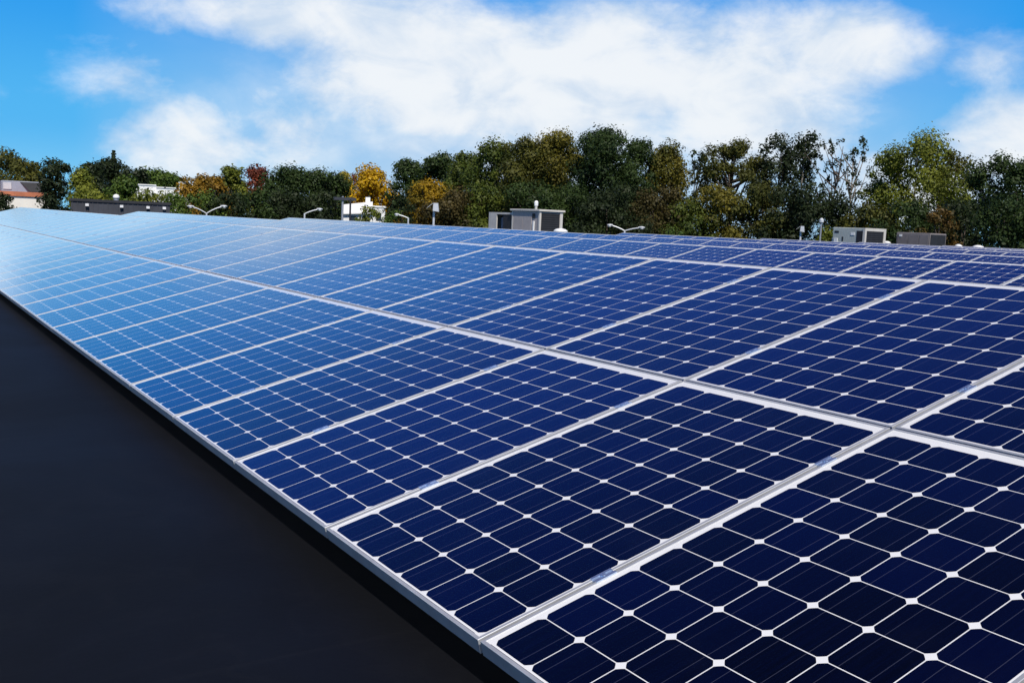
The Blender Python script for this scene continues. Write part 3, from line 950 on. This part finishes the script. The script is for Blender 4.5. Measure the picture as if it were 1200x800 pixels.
# (x, y, height, crown radius, habit, leaf colour, label)
TREES = [
    (-109.4, 10.3, 12.3, 2.02, 'sparse','olive', "tall thin olive tree behind the red-capped white wall at the photo's left edge"),
    (-102.2, 11.2, 11.3, 1.91, 'round','olive', 'bushy olive tree rising behind the grey rooftop box on the white building'),
    (-59.7, 4.9, 8.0, 0.75, 'round','dark', 'small dark leafy tree in front of the cream wall at the left edge'),
    (-63.3, 8.1, 10.1, 1.16, 'cone','dark', 'dense dark green tree standing where the white building meets the dark wall'),
    (-116.3, 18.3, 11.4, 1.48, 'round','lime', 'yellow green tree just right of the dense dark tree by the dark wall'),
    (-165.4, 27.9, 13.9, 2.37, 'round','dark', 'dark round tree left of the spire pine on the skyline'),
    (-184.6, 34.4, 15.4, 3.56, 'round','dark', "broad dark tree below the spire pine's tip on the left skyline"),
    (-199.2, 37.6, 17.4, 1.28, 'spire','dark', 'pine with a pointed tip, highest on the left skyline'),
    (-96.6, 15.3, 9.2, 1.86, 'bush','lime', 'low yellow green tree above the left half of the dark wall'),
    (-100.9, 19.6, 10.3, 1.48, 'round','green', 'light green rounded tree over the middle of the dark wall'),
    (-193.6, 40.5, 14.4, 2.52, 'round','dark', 'dark tree between the spire pine and the white hillside building'),
    (-222.1, 50.4, 15.2, 4.01, 'round','green', 'distant green tree above the white hillside building, its left side'),
    (-226.2, 54.6, 14.8, 3.37, 'round','green', 'distant low tree above the white hillside building, its right side'),
    (-88.4, 15.4, 8.7, 1.44, 'bush','lime', 'low green shrub peeking over the dark wall beside its white vent'),
    (-91.6, 20.0, 9.1, 1.52, 'bush','lime', 'yellowish shrub peeking over the right half of the dark wall'),
    (-87.2, 21.0, 9.0, 1.25, 'bush','green', 'green shrub at the right end of the dark wall'),
    (-99.4, 25.9, 10.9, 1.69, 'round','amber', 'orange tinged tree right of the white hillside building'),
    (-103.7, 29.0, 11.0, 1.60, 'round','amber', 'golden orange tree behind the widest-armed double street lamp'),
    (-105.1, 31.3, 12.2, 1.81, 'round','lime', 'yellow topped green tree left of the red tree'),
    (-108.7, 35.4, 12.6, 1.71, 'round','red', 'only tree with dark red crown on the skyline'),
    (-79.0, 21.0, 8.9, 1.76, 'bush','green', 'green bushy tree directly behind the leftmost double-arm street lamp'),
    (-78.3, 23.2, 9.2, 1.64, 'bush','dark', 'dark bush right of the leftmost double-arm street lamp'),
    (-79.7, 25.6, 9.7, 1.68, 'bush','darkgreen', 'dark green bush under the red tree'),
    (-89.4, 31.6, 11.6, 2.07, 'round','darkgreen', 'dark green tree immediately right of the red tree'),
    (-90.6, 34.7, 11.7, 2.05, 'round','darkgreen', 'dark green tree in the middle of the dark clump behind the single lamp'),
    (-91.8, 37.5, 11.4, 1.85, 'round','darkgreen', 'dark green tree at the right end of the dark clump, beside the crossarm pole'),
    (-81.3, 28.7, 9.3, 2.19, 'bush','dark', 'dark low bush at the foot of the dark clump, left part'),
    (-80.2, 31.6, 9.5, 2.05, 'bush','dark', 'dark low bush behind the single-arm lamp nearest the crossarm pole'),
    (-122.3, 51.3, 13.2, 1.57, 'round','yellow', 'small yellow crown peeking over the dark clump'),
    (-126.7, 54.7, 13.3, 1.17, 'sparse','red', 'thin reddish crown between the dark clump and the golden tree'),
    (-108.0, 49.0, 13.1, 2.52, 'round','gold', 'brightest golden yellow tree, above the small white house'),
    (-71.0, 31.5, 8.5, 1.07, 'bush','lime', 'pale green bush in front of the small white house'),
    (-70.1, 33.2, 8.2, 0.94, 'bush','green', 'dark green bush at the right side of the small white house'),
    (-92.6, 46.0, 13.7, 2.12, 'round','darkgreen', 'dark green tree just right of the golden tree'),
    (-103.7, 55.5, 15.0, 2.81, 'round','darkgreen', 'dark green tree behind the yellow leaved tree by the box-headed lamp'),
    (-80.9, 42.1, 11.1, 2.04, 'round','amberyellow', 'yellow orange leaved lower tree behind the box-headed lamp post'),
    (-75.5, 36.9, 9.9, 1.16, 'bush','dark', 'dark bush between the golden tree and the amber tree'),
    (-93.8, 53.6, 14.8, 2.41, 'round','olivegreen', 'green tree left of centre where the tall treeline starts to rise'),
    (-85.9, 52.7, 15.4, 2.59, 'round','olivegreen', "tall olive green tree behind the larger rooftop unit's left side"),
    (-82.2, 54.1, 15.9, 2.70, 'round','olive', 'tall olive tree with yellowing top above the larger rooftop unit'),
    (-80.4, 56.7, 16.5, 2.87, 'round','oliveamber', 'tall yellow brown tree left of the tallest dark tree'),
    (-72.4, 55.4, 16.5, 3.12, 'round','darkgreen', 'tallest broad dark green tree near the middle of the treeline'),
    (-76.1, 62.4, 16.4, 2.18, 'round','darkgreen', 'dark green tree on the right shoulder of the tallest tree'),
    (-76.0, 66.2, 16.0, 2.57, 'round','oliveamber', 'brownish yellow topped tree right of the tallest dark tree'),
    (-82.7, 76.8, 16.5, 1.33, 'sparse','dark', 'thin sparse tree in the gap left of the tall umbrella-shaped tree'),
    (-71.4, 71.2, 17.0, 3.21, 'umbrella','olive', 'tall umbrella-shaped olive tree with bare trunk and sky below its crown'),
    (-66.7, 72.5, 17.0, 1.80, 'sparse','dark', 'slender dark tree directly right of the umbrella-shaped tree'),
    (-66.7, 75.7, 17.5, 2.00, 'sparse','dark', 'tall open dark tree with pale trunk left of the thinnest trees'),
    (-63.2, 75.5, 16.9, 1.77, 'wispy','dark', 'wispy thin-trunked tree with sky showing through its branches'),
    (-62.9, 79.0, 17.3, 1.80, 'wispy','dark', 'leaning wispy tree with bare lower stem, right of the other wispy tree'),
    (-57.8, 76.9, 15.2, 1.71, 'sparse','olivegreen', 'open green tree left of the large yellow green tree'),
    (-54.3, 76.5, 16.2, 3.14, 'sparse','lime', 'large loose yellow green tree above the brown rooftop unit'),
    (-53.3, 80.1, 15.7, 1.67, 'sparse','olive', 'yellowing open tree on the right flank of the large yellow green tree'),
    (-45.3, 73.9, 14.2, 2.29, 'sparse','darkgreen', 'dark green open tree near the right edge of the photo'),
    (-42.5, 72.8, 14.0, 1.56, 'round','darkgreen', 'dark tree cut by the right edge of the photo'),
    (-77.5, 43.3, 10.1, 2.46, 'bush','brown', 'brownish bush left of the larger rooftop unit'),
    (-75.8, 46.2, 10.8, 2.30, 'bush','olivegreen', 'green bush behind the vent pipe of the larger rooftop unit'),
    (-72.0, 47.8, 11.1, 2.39, 'bush','darkgreen', 'dark green bush behind the larger rooftop unit'),
    (-68.2, 49.1, 10.9, 2.33, 'bush','darkgreen', 'dark bush at the right end of the larger rooftop unit'),
    (-64.3, 50.3, 11.1, 2.39, 'bush','dark', 'darkest bush at the foot of the tallest tree'),
    (-65.5, 56.4, 11.3, 2.37, 'bush','brown', 'red brown bush behind the double-arm lamp nearest the middle'),
    (-61.6, 57.1, 10.1, 2.01, 'bush','olivegreen', 'green bush right of the brown bush by the middle lamp'),
    (-59.7, 59.2, 11.3, 2.28, 'bush','oliveamber', 'amber green bush under the umbrella-shaped tree'),
    (-57.5, 61.3, 11.7, 2.26, 'bush','olive', 'olive bush left of the small hooded lamp on the right'),
    (-53.8, 61.5, 11.5, 2.31, 'bush','dark', 'dark bush behind the small hooded lamp on the right'),
    (-51.6, 63.4, 10.8, 2.02, 'bush','dark', 'dark bush below the wispy trees'),
    (-47.9, 63.3, 10.1, 1.94, 'bush','olive', 'olive bush behind the pale green rooftop unit'),
    (-46.0, 64.7, 10.5, 1.92, 'bush','darkgreen', 'dark green bush between the two rooftop units on the right'),
    (-41.7, 61.9, 10.1, 1.08, 'bush','rust', 'rust orange bush right above the brown rooftop unit'),
    (-41.5, 64.9, 10.7, 1.95, 'bush','dark', 'dark bush right of the brown rooftop unit'),
    (-38.2, 64.2, 10.6, 1.98, 'bush','darkgreen', 'dark green bush at the right edge below the dark tree'),
    (-46.2, 55.4, 8.2, 1.08, 'bush','lime', 'low bright green shrub left of the pale green rooftop unit'),
    (-53.6, 48.1, 7.8, 0.87, 'bush','green', 'low green shrub just beyond the roof right of the middle lamp'),
]
CAT = {'bush': ("shrub", "shrub"), 'spire': ("pine_tree", "pine tree"), 'cone': ("tree", "tree")}


def crown(rg, H, r, habit, dist):
    """leaf faces on many uneven clumps spread through the crown; returns clumps [(centre, radii, leaves)] and limb ends"""
    cl = []
    if habit == 'spire':
        for i in range(26):
            z = H * (0.35 + 0.65 * i / 25)
            rad = r * 1.25 * (1.03 - i / 25) ** 0.9 * rg.uniform(0.7, 1.15)
            for k in range(4):
                a = rg.uniform(0, 6.28)
                cl.append(((rad * .55 * math.cos(a), rad * .55 * math.sin(a), z), (rad * .55 + .15, rad * .55 + .15, 0.16), 26))
        return cl
    if habit == 'bush':
        z0, z1, n = 0.0, H, 46
        for i in range(n):
            t = (i + .5) / n
            z = H * (0.06 + 0.88 * t)
            env = r * 1.15 * math.sqrt(max(0.05, 1 - max(0, (t - .45) / .62) ** 2))
            a, q_ = rg.uniform(0, 6.28), math.sqrt(rg.random())
            s = r * rg.uniform(.26, .46)
            cl.append(((env * q_ * math.cos(a), env * q_ * math.sin(a), z), (s, s, s * .85), 0))
    elif habit in ('round', 'cone'):
        n = 80
        ph = [rg.uniform(0, 6.28) for _ in range(6)]
        for i in range(n):
            t = (i + .5) / n
            z = H * (0.22 + 0.74 * t)
            if habit == 'cone':
                env = r * (1.05 - 0.65 * t)
            else:
                env = r * (math.sin(math.pi * min(1, .14 + t * .80)) ** .62)
            a, q_ = rg.uniform(0, 6.28), rg.random() ** .45
            env *= 1 + .22 * math.sin(2 * a + ph[0] + 5 * t) + .20 * math.sin(9 * t + ph[1] + a) + .14 * math.sin(3 * a + ph[2] - 14 * t)
            s = r * rg.uniform(.17, .46)
            cl.append(((env * q_ * .88 * math.cos(a), env * q_ * .88 * math.sin(a), z), (s, s, s * .8), 0))
        for _ in range(5):
            s = r * rg.uniform(.16, .3)
            cl.append(((rg.uniform(-.5, .5) * r, rg.uniform(-.5, .5) * r, H * rg.uniform(.9, .985) - s * .6), (s, s, s * .8), 0))
    elif habit == 'umbrella':
        for i in range(50):
            a, q_ = rg.uniform(0, 6.28), math.sqrt(rg.random())
            z = H * (0.985 - 0.16 * q_ * q_ - rg.random() ** 1.5 * 0.20)
            s = r * rg.uniform(.18, .36)
            cl.append(((r * q_ * math.cos(a), r * q_ * math.sin(a), z - s * .5), (s, s, s * .7), 0))
    elif habit == 'sparse':
        for i in range(44):
            t = (i + .5) / 44
            z = H * (0.34 + 0.63 * t)
            env = r * (math.sin(math.pi * min(1, .2 + t * .74)) ** .6)
            a, q_ = rg.uniform(0, 6.28), rg.random() ** .5
            s = r * rg.uniform(.22, .42)
            cl.append(((env * q_ * math.cos(a), env * q_ * math.sin(a), z), (s, s, s * 1.0), 0))
    else:  # wispy
        for i in range(64):
            t = (i + .5) / 64
            z = H * (0.46 + 0.52 * t)
            a, q_ = rg.uniform(0, 6.28), rg.random() ** .5
            env = r * (0.5 + 0.75 * math.sin(math.pi * min(1, .1 + .75 * t)))
            s = r * rg.uniform(.07, .17)
            cl.append(((env * q_ * math.cos(a), env * q_ * math.sin(a), z), (s, s, s * 1.2), 0))
    return cl


def leaf_mesh(cl, seed, dist, pal, dens):
    rs = np.random.default_rng(seed)
    size = 0.0018 * dist
    P, Nrm, Col, Sz = [], [], [], []
    c1, c2 = (np.array(c) for c in PAL[pal])
    for (c, rad, n) in cl:
        area = 4 * math.pi * ((rad[0] * rad[1]) ** 1.6 / 3 + 2 * (rad[0] * rad[2]) ** 1.6 / 3) ** (1 / 1.6)
        n = n or int(max(14, dens * area / size ** 2))
        v = rs.normal(size=(n, 3))
        v /= np.linalg.norm(v, axis=1)[:, None]
        rr = rs.random(n) ** 0.38 * (1 + 0.18 * rs.normal(size=n))
        P.append(np.array(c) + v * rr[:, None] * np.array(rad))
        nn = v * 1.25 + rs.normal(size=(n, 3)) * 0.45 + np.array([0, 0, 0.35])
        Nrm.append(nn / np.linalg.norm(nn, axis=1)[:, None])
        tone = np.clip(rs.random() * 0.75 + rs.normal(size=n) * 0.13 + 0.1, 0, 1.25)
        col = c1 + (c2 - c1) * tone[:, None]
        Col.append(col * np.exp(rs.normal(size=n) * 0.10)[:, None])
        Sz.append(size * np.exp(rs.normal(size=n) * 0.28))
    P, Nrm, Col, Sz = np.concatenate(P), np.concatenate(Nrm), np.concatenate(Col), np.concatenate(Sz)
    n = len(P)
    ref = rs.normal(size=(n, 3))
    t1 = np.cross(Nrm, ref)
    t1 /= np.linalg.norm(t1, axis=1)[:, None]
    t2 = np.cross(Nrm, t1)
    a = t1 * Sz[:, None] * .62
    b = t2 * Sz[:, None] * .42
    bend = Nrm * (Sz * 0.12)[:, None]
    V = np.stack([P - a, P - b * .9 - a * .1 + bend, P + a, P + b * 1.05 + a * .15 + bend], axis=1).reshape(-1, 3)
    me = bpy.data.meshes.new("crown")
    me.vertices.add(n * 4)
    me.vertices.foreach_set('co', V.astype(np.float32).ravel())
    me.loops.add(n * 4)
    me.loops.foreach_set('vertex_index', np.arange(n * 4, dtype=np.int32))
    me.polygons.add(n)
    me.polygons.foreach_set('loop_start', np.arange(0, n * 4, 4, dtype=np.int32))
    me.update(calc_edges=True)
    at = me.attributes.new('leaf_colour', 'FLOAT_COLOR', 'POINT')
    rgba = np.ones((n * 4, 4), np.float32)
    rgba[:, :3] = np.repeat(np.clip(Col, 0.004, 0.85), 4, axis=0)
    at.data.foreach_set('color', rgba.ravel())
    me.materials.append(LEAF)
    return me, n


DENS = {'bush': 0.80, 'round': 0.85, 'cone': 0.85, 'umbrella': 0.75, 'sparse': 0.72, 'wispy': 0.5, 'spire': 0.5}
WIDER = {'bush': 1.25, 'round': 1.3, 'cone': 1.1, 'umbrella': 1.1, 'sparse': 1.3, 'wispy': 1.35, 'spire': 1.0}
n_leaf = 0
for ti, (tx, ty, H, r, habit, pal, label) in enumerate(TREES):
    rg = random.Random(100 + ti)
    nm, cat = CAT.get(habit, ("tree", "tree"))
    dist = math.hypot(tx - CAM[0], ty - CAM[1])
    root = thing(nm, (tx, ty, GROUND), label, cat, "shrubs beyond the roof" if habit == 'bush' else "trees beyond the roof")
    r *= WIDER[habit]
    cl = crown(rg, H, r, habit, dist)
    me, n = leaf_mesh(cl, 1000 + ti, dist, pal, DENS[habit])
    n_leaf += n
    o = bpy.data.objects.new("crown", me)
    C.objects.link(o)
    o.parent = root
    tb = MB()
    lean = rg.uniform(-.04, .04) * H
    if habit == 'wispy':
        lean = (-.02 if ti % 2 else .09) * H
    top = H * (0.93 if habit in ('spire', 'sparse', 'wispy') else 0.8)
    base = (0.010 if habit in ('wispy', 'sparse') else 0.016) * H
    if habit == 'umbrella':
        base *= 1.7
    axis = [(lean * (k / 6) ** 1.5 + rg.uniform(-.01, .01) * H * (k > 0), rg.uniform(-.008, .008) * H * (k > 0), top * k / 6) for k in range(7)]
    tb.tube(axis, [base * (1.25 if k == 0 else 1 - .85 * k / 6) for k in range(7)], 8)
    far = sorted(cl, key=lambda q_: rg.random())[:26 if habit == 'wispy' else 14 if habit in ('sparse', 'umbrella') else 7]
    for c, rad, _ in far:
        if habit == 'spire':
            break
        zs = min(max(0.25 * H, c[2] - (0.10 + rg.random() * .16) * H), top * .92)
        k = zs / top * 6
        i0 = min(5, int(k))
        f_ = k - i0
        st = Vector(axis[i0]).lerp(Vector(axis[i0 + 1]), f_)
        en = Vector(c)
        mid_ = st.lerp(en, .5) + Vector((0, 0, -.02 * H))
        tb.tube([st, mid_, en], [base * .42, base * .26, base * .08], 6)
    tb.build("trunk", PALEBARK if habit in ('sparse', 'wispy') and ti % 2 else BARK, root, True)
print("leaves", n_leaf)
